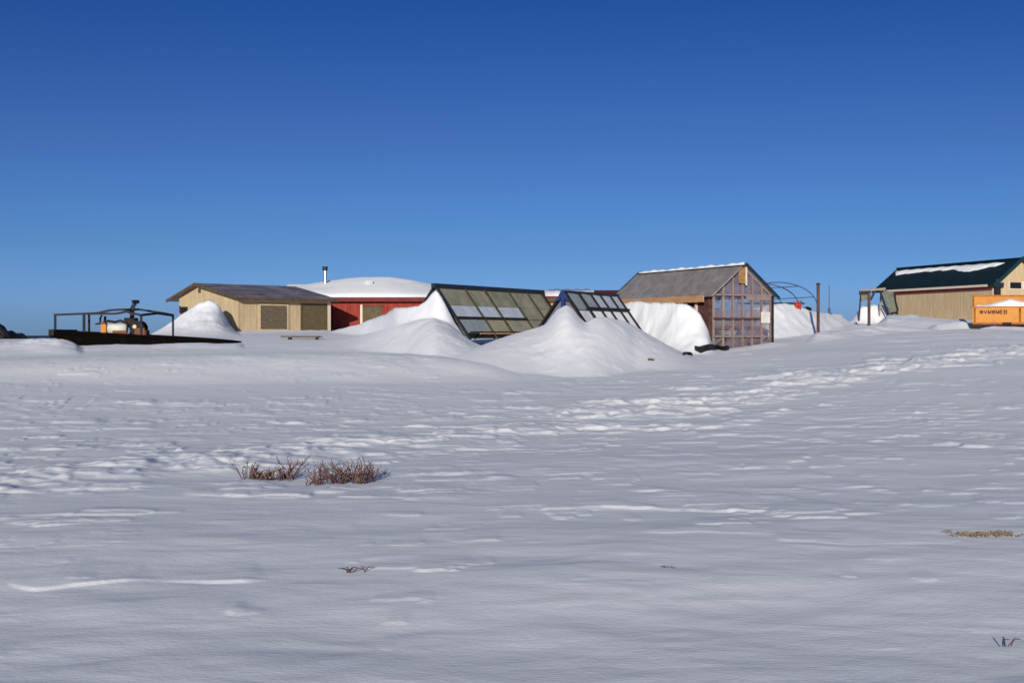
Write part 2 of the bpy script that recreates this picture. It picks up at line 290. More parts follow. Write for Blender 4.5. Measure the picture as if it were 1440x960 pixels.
def build_ground():
    rows = list(np.linspace(-8, 3, 60, endpoint=False)); y = 3.0
    while y < 112: rows.append(y); y *= 1.0030 if y > 8 else 1.004
    while y < 520: rows.append(y); y *= 1.05
    rows = np.array(rows)
    t = np.concatenate([-np.geomspace(3, .36, 90, endpoint=False), np.linspace(-.36, .36, 1180), np.geomspace(.36, 3, 91)[1:]])
    Yg, Tg = np.meshgrid(rows, t, indexing='ij'); Xg = Tg*(Yg+14)
    px = HX+F*Xg/np.maximum(Yg, 3); py_of = lambda z: HY-F*z/np.maximum(Yg, 3)
    Z = heights(Xg.ravel(), Yg.ravel()).reshape(Xg.shape)
    py = py_of(Z)
    near = np.clip((58-Yg)/12, 0, 1)
    cl = lambda v: np.clip(v, 0, 1)
    # broad wind dunes
    wx = Xg+.25*Yg; wy = Yg+.12*Xg
    Z += near*(.05*fbm(wx*.11+3, wy*.2+1, 3) + (.010+.022*np.clip((13-Yg)/4,0,1))*fbm(Xg*.45+Yg*.35+9, Yg*.75-Xg*.28+4, 4))
    Z += near*.004*fbm(wx*1.5, wy*2.6, 4)
    band = cl((Yg-40)/10)*cl((78-Yg)/8)*cl((px-1080)/80)
    Z += band*(.19*fbm(Xg*.22+30, Yg*.22+.3*Xg*.22, 4))
    bandl = cl((Yg-38)/8)*cl((64-Yg)/8)*cl((640-px)/100)
    Z += bandl*(.06*fbm(Xg*.12+60, Yg*.3, 3))
    # wind cut scarps: sharp on the side towards the lens, trailing off behind
    line = np.interp(px, [-100,0,250,480,700,1040,1250,1440,1600], [705,688,655,632,607,556,517,494,486])
    wid = np.interp(px, [0,480,1040,1440], [40,36,24,11])
    m_track = np.exp(-((py-line)/wid)**2)
    line2 = np.interp(px, [0,480,700,1000,1200,1300], [650,640,622,596,563,548])
    m_track2 = .7*np.exp(-((py-line2)/9)**2)*cl((px-420)/150)*cl((1260-px)/150)
    line3 = np.interp(px, [0,200,430,700,1000], [800,806,775,745,700]); m3 = .38*np.exp(-((py-line3)/26)**2)*cl((800-px)/300)
    line4 = np.interp(px, [500,900,1200], [660,662,700]); m4 = .45*np.exp(-((py-line4)/40)**2)*cl((1150-px)/400)*cl((px-440)/150)
    brk = cl(.8+1.2*fbm(Xg*2.2+Yg*.6+70, Yg*1.5, 3))*cl(.9+1.3*fbm(Xg*.5+11, Yg*.9, 2))
    m5 = .36*cl((py-540)/60)*cl((860-py)/80)+.1*cl((py-500)/40); m6 = .8*np.exp(-((py-627)/6)**2)*cl((px-1300)/60)+.75*np.exp(-((py-700)/10)**2)*np.exp(-((px-1100)/70)**2)
    m6 = m6+.85*np.exp(-((py-752)/7)**2)*np.exp(-((px-445)/60)**2)+.8*np.exp(-((py-740)/6)**2)*np.exp(-((px-720)/45)**2)
    def scarps(n, mask, thr, w, amp, slope):
        e = cl((n-thr+1.1*(mask-1))/w); e = e*e*(3-2*e)*amp*(.35+.65*mask)*brk
        out = e.copy()
        dy = np.diff(rows, prepend=rows[0])
        for i in range(1, len(rows)):
            out[i] = np.maximum(e[i], out[i-1]-dy[i]*slope)
        kk = np.array([1,2,1.]); kk /= kk.sum(); n_ = len(kk)//2
        pd = np.pad(out, ((0,0),(n_,n_)), mode='edge')
        return sum(kk[j]*pd[:, j:j+out.shape[1]] for j in range(len(kk)))
    warp = .35*fbm(Xg*.7, Yg*.7+8, 3)
    n1 = fbm(Xg*.75+.25*Yg+2+warp, Yg*1.7-.16*Xg+warp, 4)*1.5
    n2 = fbm(Xg*.42+40, Yg*1.15+20+warp, 4)*1.5
    amp = .030+.0011*np.clip(Yg-12, 0, 40)
    mk = np.maximum.reduce([m_track, m_track2])
    Z += near*scarps(n1, mk, -.20, .045, amp*1.15, .032)
    mk2 = np.maximum.reduce([m3, m4, m5, m6, .75*m_track])
    Z += near*scarps(n2, mk2, -.06, .05, .024+.0005*Yg, .020)
    # trodden track: chopped steps
    n3 = fbm(Xg*1.8+7, Yg*2.1+5, 3)*1.5
    Z += near*scarps(n3, np.maximum(m_track, m_track2), .18, .06, .017+.0008*np.clip(Yg-12,0,40), .04)
    n4 = fbm(Xg*1.9+90+warp, Yg*3.6-.4*Xg, 3)*1.5
    m7 = .75*cl((py-510)/40)*cl((800-py)/120)*cl(.6+1.4*fbm(Xg*.12+5, Yg*.16, 2))+.1
    Z += near*scarps(n4, m7, -.12, .07, .010+.0006*Yg, .02)
    nr, nc = Z.shape
    co = np.stack([Xg, Yg, Z], -1).astype(np.float32).reshape(-1)
    idx = np.arange(nr*nc).reshape(nr, nc)
    q = np.stack([idx[:-1,:-1], idx[:-1,1:], idx[1:,1:], idx[1:,:-1]], -1).reshape(-1)
    me = bpy.data.meshes.new('ground'); me.vertices.add(nr*nc); me.vertices.foreach_set('co', co)
    nq = (nr-1)*(nc-1); me.loops.add(nq*4); me.loops.foreach_set('vertex_index', q.astype(np.int32))
    me.polygons.add(nq); me.polygons.foreach_set('loop_start', np.arange(0, nq*4, 4, dtype=np.int32))
    me.update(calc_edges=True); me.validate()
    me.polygons.foreach_set('use_smooth', np.ones(nq, bool)); me.materials.append(M['snow'])
    o = bpy.data.objects.new('ground', me); C.objects.link(o); tag(o, kind='structure')
    return o
build_ground()
part('sea', M['sea'], None, lambda b: b.add([(-9000,-200,-6),(9000,-200,-6),(9000,14000,-6),(-9000,14000,-6)], [(0,1,2,3)]))['kind'] = 'structure'

# ------------------------------------------------------------------ beige hut
def hut():
    rz = math.radians(45); zb = -.2
    cx, cy = -14.58, 68.0
    t = thing('timber_hut', 'low beige board hut with brown gable roof and two boarded openings', 'hut', (cx,cy,zb), rz)
    L, W, A = 6.03, 5.9, 3.74
    ze = 2.0-zb; zr = 2.75-zb; zl = 2.12-zb
    def walls(b):
        b.add([(0,0,0),(0,W,0),(0,W,zl),(0,A,zr),(0,0,ze)], [(0,1,2,3,4)])
        b.add([(L,0,0),(L,W,0),(L,W,zl),(L,A,zr),(L,0,ze)], [(0,1,2,3,4)])
        b.add([(0,0,0),(L,0,0),(L,0,ze),(0,0,ze)], [(0,1,2,3)])
        b.add([(0,W,0),(L,W,0),(L,W,zl),(0,W,zl)], [(0,1,2,3)])
    part('wall', M['siding'], t, walls)
    def roof(b):
        o = .45; g = .32
        sr = (zr-ze)/A; sl = (zr-zl)/(W-A)
        b.slab([(-g,-o,ze-o*sr+.02),(L+.3,-o,ze-o*sr+.02),(L+.3,A,zr+.02),(-g,A,zr+.02)], -.09)
        b.slab([(-g,A+.004,zr+.02),(L+.3,A+.004,zr+.02),(L+.3,W+.8,zl-.8*sl*1.0+.02),(-g,W+.8,zl-.8*sl+.02)], -.09)
    rf = part('roof', M['brownroof'], t, roof)
    sr = (zr-ze)/A; sl = (zr-zl)/(W-A)
    def fas(b):
        b.beam((-.34,-.47,ze-.45*sr+.04),(-.34,A,zr+.04),.05,.16)
        b.beam((-.34,A,zr+.04),(-.34,W+.82,zl-.82*sl+.04),.05,.16)
        b.beam((-.34,-.475,ze-.45*sr+.02),(L+.3,-.475,ze-.45*sr+.02),.04,.15)
    part('fascia', M['fascia'], rf, fas)
    # front wall openings
    def opening(x0, x1, z0, z1, frame):
        w = pbox('window_board', M['plyd'] if frame else M['ply'], t, (x0,-.03,z0), (x1,.005,z1))
        def fr(b):
            e = .09
            b.box((x0-e,-.055,z0-e),(x0,-.004,z1+e)); b.box((x1,-.055,z0-e),(x1+e,-.004,z1+e))
            b.box((x0,-.055,z1),(x1,-.004,z1+e)); b.box((x0,-.055,z0-e),(x1,-.004,z0))
        part('frame', M['trimtan'] if frame else M['fascia'], w, fr)
    opening(1.42, 3.15, .52, 1.80, True)
    opening(4.15, 5.82, .36, 1.84, False)
    part('corner_post', M['cream'], t, lambda b: b.box((L-.16,-.07,0),(L+.05,.0,ze-.12)))
    part('corner_trim', M['trimtan'], t, lambda b: (b.box((-.03,-.03,0),(.07,-.004,ze-.12)), b.box((-.03,-.004,0),(-.004,.07,ze-.1))))
    part('soffit_board', M['trimtan'], t, lambda b: b.box((.08,-.035,ze-.22),(L-.18,-.004,ze-.08)))
    w = pbox('vent_window', M['windowd'], t, (-.03,5.0,1.46), (.004,5.75,1.78))
    part('frame', M['redtrim'], w, lambda b: (b.box((-.05,4.95,1.38),(-.006,5.8,1.455)), b.box((-.05,5.755,1.46),(-.006,5.84,1.84))))
    pbox('vent', M['fascia'], t, (-.05,A-.1,zr-.42), (.004,A+.1,zr-.2))
hut()

# ------------------------------------------------------------------ red building
def redhouse():
    Y0 = 76.0; zb = -.2
    x0 = -13.0; x1 = -2.6; D = 8.5
    t = thing('red_house', 'long dark red building with a boarded window, its roof buried under snow', 'building', (x0,Y0,zb))
    W = x1-x0; ze = 2.22-zb; zr = 3.0-zb
    def walls(b):
        b.add([(0,0,0),(W,0,0),(W,0,ze),(0,0,ze)], [(0,1,2,3)]); b.add([(0,D,0),(W,D,0),(W,D,ze),(0,D,ze)], [(0,1,2,3)])
        for x in (0,W): b.add([(x,0,0),(x,D,0),(x,D,ze),(x,D/2,zr),(x,0,ze)], [(0,1,2,3,4)])
    part('wall', M['redwall'], t, walls)
    def roof(b):
        s = (zr-ze)/(D/2)
        b.slab([(-.3,-.4,ze-.4*s),(W+.3,-.4,ze-.4*s),(W+.3,D/2,zr),(-.3,D/2,zr)], -.1)
        b.slab([(-.3,D/2+.004,zr),(W+.3,D/2+.004,zr),(W+.3,D+.4,ze-.4*s),(-.3,D+.4,ze-.4*s)], -.1)
    r = part('roof', M['redtrim'], t, roof)
    part('fascia', M['redtrim'], r, lambda b: b.box((-.3,-.45,ze-.24),(W+.3,-.405,ze+.0)))
    px = lambda p: (p-HX)/F*Y0-x0
    w = pbox('window_board', M['ply'], t, (px(510),-.04,.55), (px(537),.004,ze-.55))
    a, c = px(510), px(537)
    part('frame', M['cream'], w, lambda b: (b.box((a-.14,-.06,.4),(a-.003,-.004,ze-.42)),))
    part('lintel', M['fascia'], w, lambda b: b.box((a,-.06,ze-.547),(c+.1,-.004,ze-.45)))
    tm = part('downpipe', M['redtrim'], t, lambda b: b.box((px(466),-.05,0),(px(468),-.004,ze-.3)))
    # snow lying on the roof
    sb = MB(); nx, ny = 70, 26
    sil = [(388,407),(400,404),(420,401),(445,397),(475,392.5),(500,391),(540,391.5),(575,396),(600,401),(612,404),(628,407)]
    P = np.array(sil, float)
    for j in range(ny+1):
        for i in range(nx+1):
            u = i/nx; v = j/ny
            p = 388+u*(628-388); D0 = Y0-.42+v*(D/2+1.2)
            X = (p-HX)/F*Y0*(1+.0*v)-x0
            top = (HY-np.interp(p, P[:,0], P[:,1]))/F*(Y0+D/2)-zb
            s = (zr-ze)/(D/2); base_z = ze+.09+(v*(D/2+1.2)-.42)*s if v*(D/2+1.2)-.42 < D/2 else zr+.09-(v*(D/2+1.2)-.42-D/2)*s
            prof = min(1, v/.85)**.8
            z = max(base_z+.01, ze+.09-.4*s+(top-(ze+.09-.4*s))*prof)+.07*min(1, v*14)
            z += .03*float(vnoise(np.array([X*.8]), np.array([v*5.]))[0])
            if v == 0: z = ze-.4*s+.085
            sb.v.append((X, D0-Y0, z))
    for j in range(ny):
        for i in range(nx):
            a = j*(nx+1)+i; sb.f.append((a,a+1,a+nx+2,a+nx+1))
    k = len(sb.v)
    border = [i for i in range(nx+1)]+[j*(nx+1)+nx for j in range(1,ny+1)]+[ny*(nx+1)+i for i in range(nx-1,-1,-1)]+[j*(nx+1) for j in range(ny-1,0,-1)]
    s = (zr-ze)/(D/2)
    for b_ in border:
        x,y,z = sb.v[b_]; bz = ze+.1+min(y, D-y)*s
        sb.v.append((x,y,min(z-.005,bz)))
    for i in range(len(border)):
        j = (i+1)%len(border); sb.f.append((border[i],border[j],k+j,k+i))
    o = sb.build('roof_snow', M['snowcap'], None, smooth=True); o.location = (x0,Y0,zb)
    tag(o, 'thick smooth cap of snow on the roof of the red building', 'snow cap')
    pv = part('roof_vent', M['panegr'], t, lambda b: b.box((px(508),2.0,zr-.4),(px(519),2.3,zr+.30)))
    # stove pipe
    cx = px(445); s0 = zr-.6
    ch = part('chimney', M['steel'], t, lambda b: b.tube([(cx+.05,3.2,s0),(cx+.05,3.2,s0+1.62)], .105, 14), smooth=False)
    part('chimney_cap', M['blueblack'], ch, lambda b: b.tube([(cx+.05,3.2,s0+1.56),(cx+.05,3.2,s0+1.64),(cx+.05,3.2,s0+1.84)], [.12,.17,.16], 14))
    part('chimney_box', M['blueblack'], t, lambda b: b.box((cx-.35,3.1,s0+.1),(cx-.12,3.3,s0+.48)))
redhouse()

def redshed():
    Y0 = 70.0; zb = -.1
    xa = (766-HX)/F*Y0; xb = (884-HX)/F*Y0; W = xb-xa
    t = thing('red_shed', 'low red roofed shed glimpsed behind the two glazed frames', 'shed', (xa,Y0,zb))
    ze = (HY-420)/F*Y0-zb; zt = (HY-410.5)/F*(Y0+1.5)-zb
    part('wall', M['orangewood'], t, lambda b: b.box((.05,0,0),(W-.05,3,ze)))
    r = part('roof', M['redtrim'], t, lambda b: (b.slab([(-.1,-.3,ze+.02),(W+.1,-.3,ze+.02),(W+.1,1.5,zt),(-.1,1.5,zt)], -.1),
                                             b.slab([(-.1,1.505,zt),(W+.1,1.505,zt),(W+.1,3.3,ze+.02),(-.1,3.3,ze+.02)], -.1)))
    part('fascia', M['fascia'], r, lambda b: b.box((-.1,-.34,ze-.16),(W+.1,-.305,ze+.06)))
    b = MB(); n = 24
    zs = lambda y: ze+.12+(zt-ze-.02)*(y+.3)/1.8
    for y, hgt in ((-.25,.005),(-.15,.06),(.5,.09),(1.45,.06),(1.5,.004)):
        for i in range(n+1):
            x = .02+(2.75)*i/n; e = min(1, min(i, n-i)/2.5)
            b.v.append((x, y, zs(y)+hgt*e*(1+.3*math.sin(i*1.3))))
    for j in range(4):
        for i in range(n): a = j*(n+1)+i; b.f.append((a,a+1,a+n+2,a+n+1))
    o = b.build('roof_snow', M['snowcap'], None, smooth=True); o.location = (xa,Y0,zb)
    tag(o, 'thin white snow strip on the low red shed roof', 'snow cap')
redshed()

# ------------------------------------------------------------------ glazed A-frames
def aframe(name, label, apex, rz, cols, length, drop, run, rails, zbot, style):
    t = thing(name, label, 'cold frame', (apex[0], apex[1], zbot), rz)
    za = apex[2]-zbot
    def P(s, f, off=0.0, side=-1):     # s along ridge, f down the slope
        n = Vector((0, side*drop, run)).normalized()*off
        return Vector((s, side*run*f, za-drop*f))+n
    if style == 1:
        part('ridge_beam', M['blueblack'], t, lambda b: b.beam((-.15,0,za+.03),(length+.15,0,za+.03),.16,.17))
        rm = M['blueblack']
    else:
        part('ridge_beam', M['blueblack'], t, lambda b: b.beam((.0,0,za+.02),(length+.1,0,za+.02),.09,.09)); rm = M['black']
    for k, s in enumerate(cols):
        m_ = rm; w = .07
        f1 = 1.0
        if style == 1: w = .10 if k in (0,) else .04; m_ = M['blueblack'] if k < 1 else M['framegr']
        else: w = .15 if k in (0,) else (.11 if k == 1 else .04)
        if style == 1 and k in (2,): w = .07
        part('rafter', m_, t, lambda b: b.beam(P(s,0,.03),P(s,f1,.03),w,.07))
        part('rafter', m_, t, lambda b: b.beam(P(s,0,.03,1),P(s,1,.03,1),w,.07))
    for (f, s0, s1, w) in rails:
        part('rail', M['black'], t, lambda b: b.beam(P(s0,f,.055),P(s1,f,.055),.05,w))
    for i in range(len(cols)-1):
        s0, s1 = cols[i]+.035, cols[i+1]-.035
        rows = [(.02,.35),(.355,.595),(.61,.865)] if style == 1 else [(.02,.285),(.30,.62),(.625,.98)]
        for j, (f0, f1) in enumerate(rows):
            if style == 1:
                m_ = M['paneo']
                if i < 3: m_ = [M['paneo'], M['glassb'], M['panet'] if i else M['panegr']][j]
                nm = 'pane'; lb = ['murky olive pane','frosted bluish white pane','pane with painted tan reflection'][j] if i < 3 else 'murky olive pane'
            else:
                m_ = [M['panegr'] if i < 2 else M['glassb'], M['snowcap'] if i else M['snowdull'], M['snowcap']][j]; nm = 'pane'; lb = 'grey glass pane' if j == 0 else 'snow crusted pane'
            o = part(nm, m_, t, lambda b: b.slab([P(s0,f1),P(s1,f1),P(s1,f0),P(s0,f0)], .02)); o['label'] = lb
        part('back_panel', M['paneo'] if style == 1 else M['panegr'], t, lambda b: b.slab([P(s0,.98,0,1),P(s1,.98,0,1),P(s1,.02,0,1),P(s0,.02,0,1)], .02))
    if style == 1:
        part('sill_board', M['orangewood'], t, lambda b: b.beam(P(1.0,.885,.02),P(5.4,.885,.02),.06,.05))
        part('far_post', M['black'], t, lambda b: b.beam(P(length,.0,.05),P(length,1,.05),.08,.08))
    part('gable_panel', M['plyd'] if style == 1 else M['filmp'], t, lambda b: b.slab([P(.04,.97),P(.04,.97,0,1),P(.04,.03)], .02))
    part('gable_panel', M['plyd'], t, lambda b: b.slab([P(length-.04,.97),P(length-.04,.97,0,1),P(length-.04,.03)], .02))
    if style == 2:
        part('gable_post', M['bluewood'], t, lambda b: b.beam((-.05,0,0),(-.05,0,za-.05),.14,.10))
        part('apex_plate', M['bluewood'], t, lambda b: b.slab([(-.075,-.26,za-.30),(-.075,-.14,za-.30),(-.075,0,za-.08),(-.075,.14,za-.30),(-.075,.26,za-.30),(-.075,.04,za+.07),(-.075,-.04,za+.07)], .04))
    return t
aframe('cold_frame', 'long tent-shaped glazed frame with murky olive and bluish white panes', (-2.88,48.0,1.82), math.radians(60.4),
       [0,2.02,3.5,5.4,7.0,8.3], 8.3, 2.0, 1.53, [(.60,.0,5.4,.09),(.87,.3,5.6,.05)], -.18, 1)
aframe('cold_frame', 'small tent-shaped glazed frame with a blue peak rising from the snow mound', (1.78,44.0,1.47), math.radians(61.5),
       [0,1.09,2.09,2.88,3.76,4.48], 4.48, 2.1, 1.55, [(.27,.9,4.6,.09)], -.63, 2)

# ------------------------------------------------------------------ greenhouse
def greenhouse():
    rz = math.atan2(.426,.905); zb = -.60
    t = thing('timber_greenhouse', 'tall stud framed greenhouse with plastic sheeted gable and dusty grey brown roof', 'greenhouse', (7.86,50,zb), rz)
    W, L = 2.8, 7.74; ze = 1.60-zb; zr = 2.76-zb; s = (zr-ze)/(W/2)
    # studs on the near gable
    for i in range(7):
        x = .03+i*(W-.06)/6
        zt = ze+s*min(x, W-x)-.02
        part('stud', M['oldwood'] if i in (0,1) else M['studwood'], t, lambda b: b.box((x-.032,-.0,0.0 if i else .0),(x+.032,.09,zt)))
    for z, m_ in ((.55,'studwood'),(1.25,'darkred'),(ze-.02,'studwood')):
        part('girt', M[m_], t, lambda b: b.box((.0,-.035,z-.035),(W,-.003,z+.035)))
    part('girt', M['darkred'], t, lambda b: b.box((.06,.165,.86),(W*.55,.20,.98)))
    part('girt', M['studwood'], t, lambda b: b.box((W*.55,-.036,ze-.22),(W-.06,-.004,ze-.06)))
    # sheets on the gable
    part('plastic_sheet', M['film'], t, lambda b: b.box((.02,.095,.12),(W*.52,.105,ze)))
    part('plastic_sheet', M['filmp'], t, lambda b: b.box((.1,.15,.95),(W*.86,.16,1.62)))
    part('plastic_sheet', M['film'], t, lambda b: b.box((W*.525,.095,.12),(W-.02,.105,ze)))
    part('gable_sheet', M['filmp'], t, lambda b: b.slab([(.05,.11,ze+.01),(W-.05,.11,ze+.01),(W/2,.11,zr-.05)], .015))
    part('hanging_cloth', M['whitep'], t, lambda b: b.box((W*.80,-.05,1.08),(W*.955,-.04,1.52)))
    part('gusset_board', M['plyo'], t, lambda b: b.slab([(W/2-.26,-.09,zr-.70),(W/2+.05,-.09,zr-.74),(W/2+.05,-.09,zr-.07),(W/2-.03,-.09,zr-.05),(W/2-.26,-.09,zr-.26)], .02))
    part('king_post', M['cream'], t, lambda b: b.box((W/2+.052,-.12,zr-.80),(W/2+.12,-.087,zr-.08)))
    # long side walls
    for i in range(9):
        y = .35+i*(L-.4)/8
        part('side_stud', M['cream'] if i == 1 else M['darkred'], t, lambda b: b.box((.0,y-.045,0),(.09,y+.045,ze-.1)))
    part('side_sheet', M['darkred'], t, lambda b: b.box((.10,.1,0),(.13,L,ze-.05)))
    part('side_sheet', M['film'], t, lambda b: b.box((W-.02,.1,0),(W,L,ze-.05)))
    part('far_wall', M['filmp'], t, lambda b: b.slab([(0,L,0),(W,L,0),(W,L,ze),(W/2,L,zr-.03),(0,L,ze)], .03))
    part('corner_post', M['black'], t, lambda b: b.box((W-.03,-.05,0),(W+.06,.05,ze)))
    # contents
    part('bench', M['darkred'], t, lambda b: (b.box((.2,.5,.80),(.9,6.5,.86)), b.box((1.9,.5,.80),(2.6,6.5,.86)),
         b.box((.2,.5,.0),(.28,.6,.8)), b.box((2.5,.5,.0),(2.58,.6,.8))))
    part('stored_boards', M['darkred'], t, lambda b: (b.box((.3,.5,.87),(.85,3,1.1)), b.box((1.95,.6,.87),(2.5,2,1.25)), b.box((1.0,2.2,0),(1.8,2.5,1.7))))
    part('crate_stack', M['black'], t, lambda b: (b.box((.35,.3,.1),(.95,.8,.62)), b.box((1.15,.25,.1),(1.6,.7,.45)), b.box((2.0,.3,.1),(2.55,.8,.55))))
    part('shelf', M['darkred'], t, lambda b: b.box((.15,1.0,1.45),(1.2,1.5,1.5)))
    part('shelf', M['darkred'], t, lambda b: b.box((1.6,1.2,1.2),(2.65,1.7,1.25)))
    part('inner_post', M['darkred'], t, lambda b: b.box((1.3,3.4,.1),(1.4,3.5,2.6)))
    part('brace', M['studwood'], t, lambda b: b.beam((.1,.12,.2),(1.35,.12,1.2),.05,.05))
    part('floor_boards', M['black'], t, lambda b: b.box((.0,-.04,.0),(W,L,.10)))
    # roof
    o_ = .16; g = .18
    rf = part('roof', M['roofsheet'], t, lambda b: (b.slab([(-o_,-g,ze-o_*s+.03),(W/2,-g,zr+.03),(W/2,L+g,zr+.03),(-o_,L+g,ze-o_*s+.03)][::-1], .04),
        b.slab([(W+o_,-g,ze-o_*s+.03),(W/2+.004,-g,zr+.03),(W/2+.004,L+g,zr+.03),(W+o_,L+g,ze-o_*s+.03)], .04)))
    for i in range(8):
        y = .05+i*(L-.1)/7
        part('rafter', M['studwood'], t, lambda b: (b.beam((-.05,y,ze-.06),(W/2,y,zr-.04),.05,.1), b.beam((W+.05,y,ze-.06),(W/2,y,zr-.04),.05,.1)))
    part('seam', M['black'], rf, lambda b: b.beam((W/2-.11,-.2,zr-.035),(W/2-.11,L+.1,zr-.035),.10,.07))
    part('patch', M['panegr'], rf, lambda b: b.slab([(.35,3.9,ze+.35*s+.05),(.62,3.9,ze+.62*s+.05),(.7,4.7,ze+.7*s+.05),(.45,4.5,ze+.45*s+.05)], .012))
    part('fascia', M['orangewood'], rf, lambda b: b.beam((-o_-.02,.4,ze-o_*s-.04),(-o_-.02,L+.9,ze-o_*s-.04),.04,.26))
    part('rake_board', M['blueblack'], rf, lambda b: b.beam((W/2,-g-.03,zr+.05),(W+o_+.05,-g-.03,ze-(o_+.05)*s+.04),.05,.10))
    part('rake_board', M['blueblack'], rf, lambda b: b.beam((W/2,L+g+.03,zr+.05),(-o_,L+g+.03,ze-o_*s+.04),.05,.1))
    b = MB()
    for i in range(41):
        y = -.18+(L+.3)*i/40; h = .055+.025*math.sin(i*1.7)+.02*math.sin(i*.6)
        b.v += [(W/2-.10,y,zr-.02),(W/2-.06,y,zr+.04+h*.6),(W/2,y,zr+.04+h),(W/2+.06,y,zr+.04+h*.6),(W/2+.10,y,zr-.02)]
    for i in range(40):
        for j in range(4): a = i*5+j; b.f.append((a,a+1,a+6,a+5))
    o = b.build('ridge_snow', M['snowcap'], None, smooth=True); o.location = t.location; o.rotation_euler = t.rotation_euler
    tag(o, 'thin white line of snow along the greenhouse roof ridge', 'snow strip')
    # snow plug at far end of roof
greenhouse()

# black sheet added as the dark of the scour hole; loose scraps nearby
def ground_hit(px, py):
    Ys = np.linspace(8, 76, 1400); zz = heights((px-HX)/F*Ys, Ys); pr = HY-F*zz/Ys
    i = int(np.argmax(pr <= py)); return Vector(((px-HX)/F*Ys[i], Ys[i], zz[i]))
def rag(name, label, cat, pts, Y, m, hgt=.05, w=.35):
    b = MB(); n = len(pts)
    for k, (px, py) in enumerate(pts):
        p = ground_hit(px, py) if Y < 50 else at(px, py, Y+.12*math.sin(k*2.1))
        if Y >= 50: p.z = gz(p.x, p.y)
        hw = w*(.25 if k in (0, n-1) else .6+.4*math.sin(k*1.9)**2)
        for j, (dy, dz) in enumerate(((-hw,-.16),(-hw*.7,hgt*.8),(0,hgt+.02*math.sin(k*3)),(hw*.7,hgt),(hw,-.16))):
            b.v.append((p.x, p.y+dy, p.z+dz+.015))
    for k in range(n-1):
        for j in range(4): a = k*5+j; b.f.append((a,a+1,a+6,a+5))
        b.f.append((k*5, k*5+5, k*5+9, k*5+4))
    b.f += [(0,1,2,3,4), tuple(n*5-5+j for j in range(5))]
    o = b.build(name, m, None, smooth=False); tag(o, label, cat); return o
rag('black_sheet', 'black sheet added for the dark of the scour hole at the near corner of the greenhouse', 'tarp', [(977,492),(984,493),(990,491.5),(996,489.5),(1002,489),(1008,490.5),(1014,492),(1019,492),(1025,491)], 48.4, M['tarp_hollow'], .13, .35)
rag('black_sheet', 'small separate black scrap of tarp on snow left of the greenhouse corner', 'tarp', [(960,500),(963,499),(967,498.5),(971,499),(974,501)], 46.2, M['tarp_hollow'], .09, .2)
rag('wood_scrap', 'tiny brown wood scrap on the snow mound below the glazed frames', 'scrap', [(911,507),(915,506.5),(920,507.5)], 44.0, M['plyd'], .05, .1)

# ------------------------------------------------------------------ hoop house
def hoops():
    Y0 = 63.0
    c = at(1093, 437, Y0)
    t = thing('hoop_tunnel', 'bare thin metal hoops of an uncovered tunnel behind the greenhouse', 'hoop house', (c.x,c.y,c.z-.3))
    for k in range(4):
        pts = []
        for i in range(25):
            a = PI*i/24
            pts.append((-k*.55+2.0*math.cos(a), k*1.5, .3+1.40*math.sin(a)**.85-.0*k if i not in (0,24) else -.6))
        part('hoop', M['hoop'], t, lambda b: b.tube(pts, .026, 6), smooth=True)
    for a in (PI*.14, PI*.5, PI*.32):
        part('purlin', M['hoop'], t, lambda b: b.tube([(2.0*math.cos(a)-.55*k, 1.5*k, .3+1.40*math.sin(a)**.85) for k in range(4)], .018, 6))
    part('base_rail', M['blueblack'], t, lambda b: b.box((-1.9,.05,.62),(1.35,.13,.72)))
hoops()
def gear():
    p = at(1122, 434, 60.8); p.z = gz(p.x, p.y)
    t = thing('fuel_can', 'small red can on top of the snow bank right of the greenhouse', 'can', (p.x,p.y,p.z-.03), .3)
    part('body', M['redp'], t, lambda b: b.box((-.16,-.10,0),(.14,.10,.30)), bevel=.03)
    part('handle', M['redp'], t, lambda b: b.tube([(-.1,0,.29),(-.08,0,.38),(.05,0,.38),(.08,0,.29)], .022, 6))
    part('spout', M['black'], t, lambda b: b.tube([(.1,0,.28),(.2,0,.40)], .02, 6))
    rag('tarp_bundle', 'crumpled black bundle on the snow bank beside the red can', 'bundle', [(1127,433),(1131,433),(1136,433.5),(1141,435)], 62.2, M['tarp_hollow'], .16, .22)
gear()

# ------------------------------------------------------------------ posts
def post(px, ytop, Y, w, label, m, lean=0, cat='post', top=None):
    p = at(px, 471, Y); zg = gz(p.x, p.y); zt = (HY-ytop)/F*Y
    t = thing('timber_post', label, cat, (p.x,p.y,zg-.3))
    part('shaft', m, t, lambda b: b.beam((0,0,0),(lean,0,zt-zg+.3),w,w), bevel=.01)
    part('cap', M['black'], t, lambda b: b.box((lean-w*.6,-w*.6,zt-zg+.29),(lean+w*.6,w*.6,zt-zg+.36)))
    return t
M['postred'] = mat('reddish_grey_post', (.05,.028,.03), .85, col2=(.12,.06,.05), scale=4, stretch=(1,1,.3))
post(1150.5, 400, 57, .12, 'tall reddish brown post standing alone right of the greenhouse', M['postred'], 0)
post(1222, 411, 63, .12, 'short dark post in front of the canvas rack with snow round its foot', M['postred'], 0)
def mast():
    p = at(1166, 440, 100); 
    t = thing('antenna_mast', 'thin bluish mast far away between the two posts', 'mast', (p.x,p.y,-.8))
    z = (HY-401)/F*100+.8
    part('pole', M['hoop'], t, lambda b: b.tube([(0,0,0),(0,0,z*.62)], .10, 8)); part('aerial', M['hoop'], t, lambda b: b.tube([(0,0,z*.6),(0,0,z)], .03, 6))
    part('crossarm', M['hoop'], t, lambda b: b.box((-.22,-.02,z*.52),(.22,.02,z*.54)))
mast()

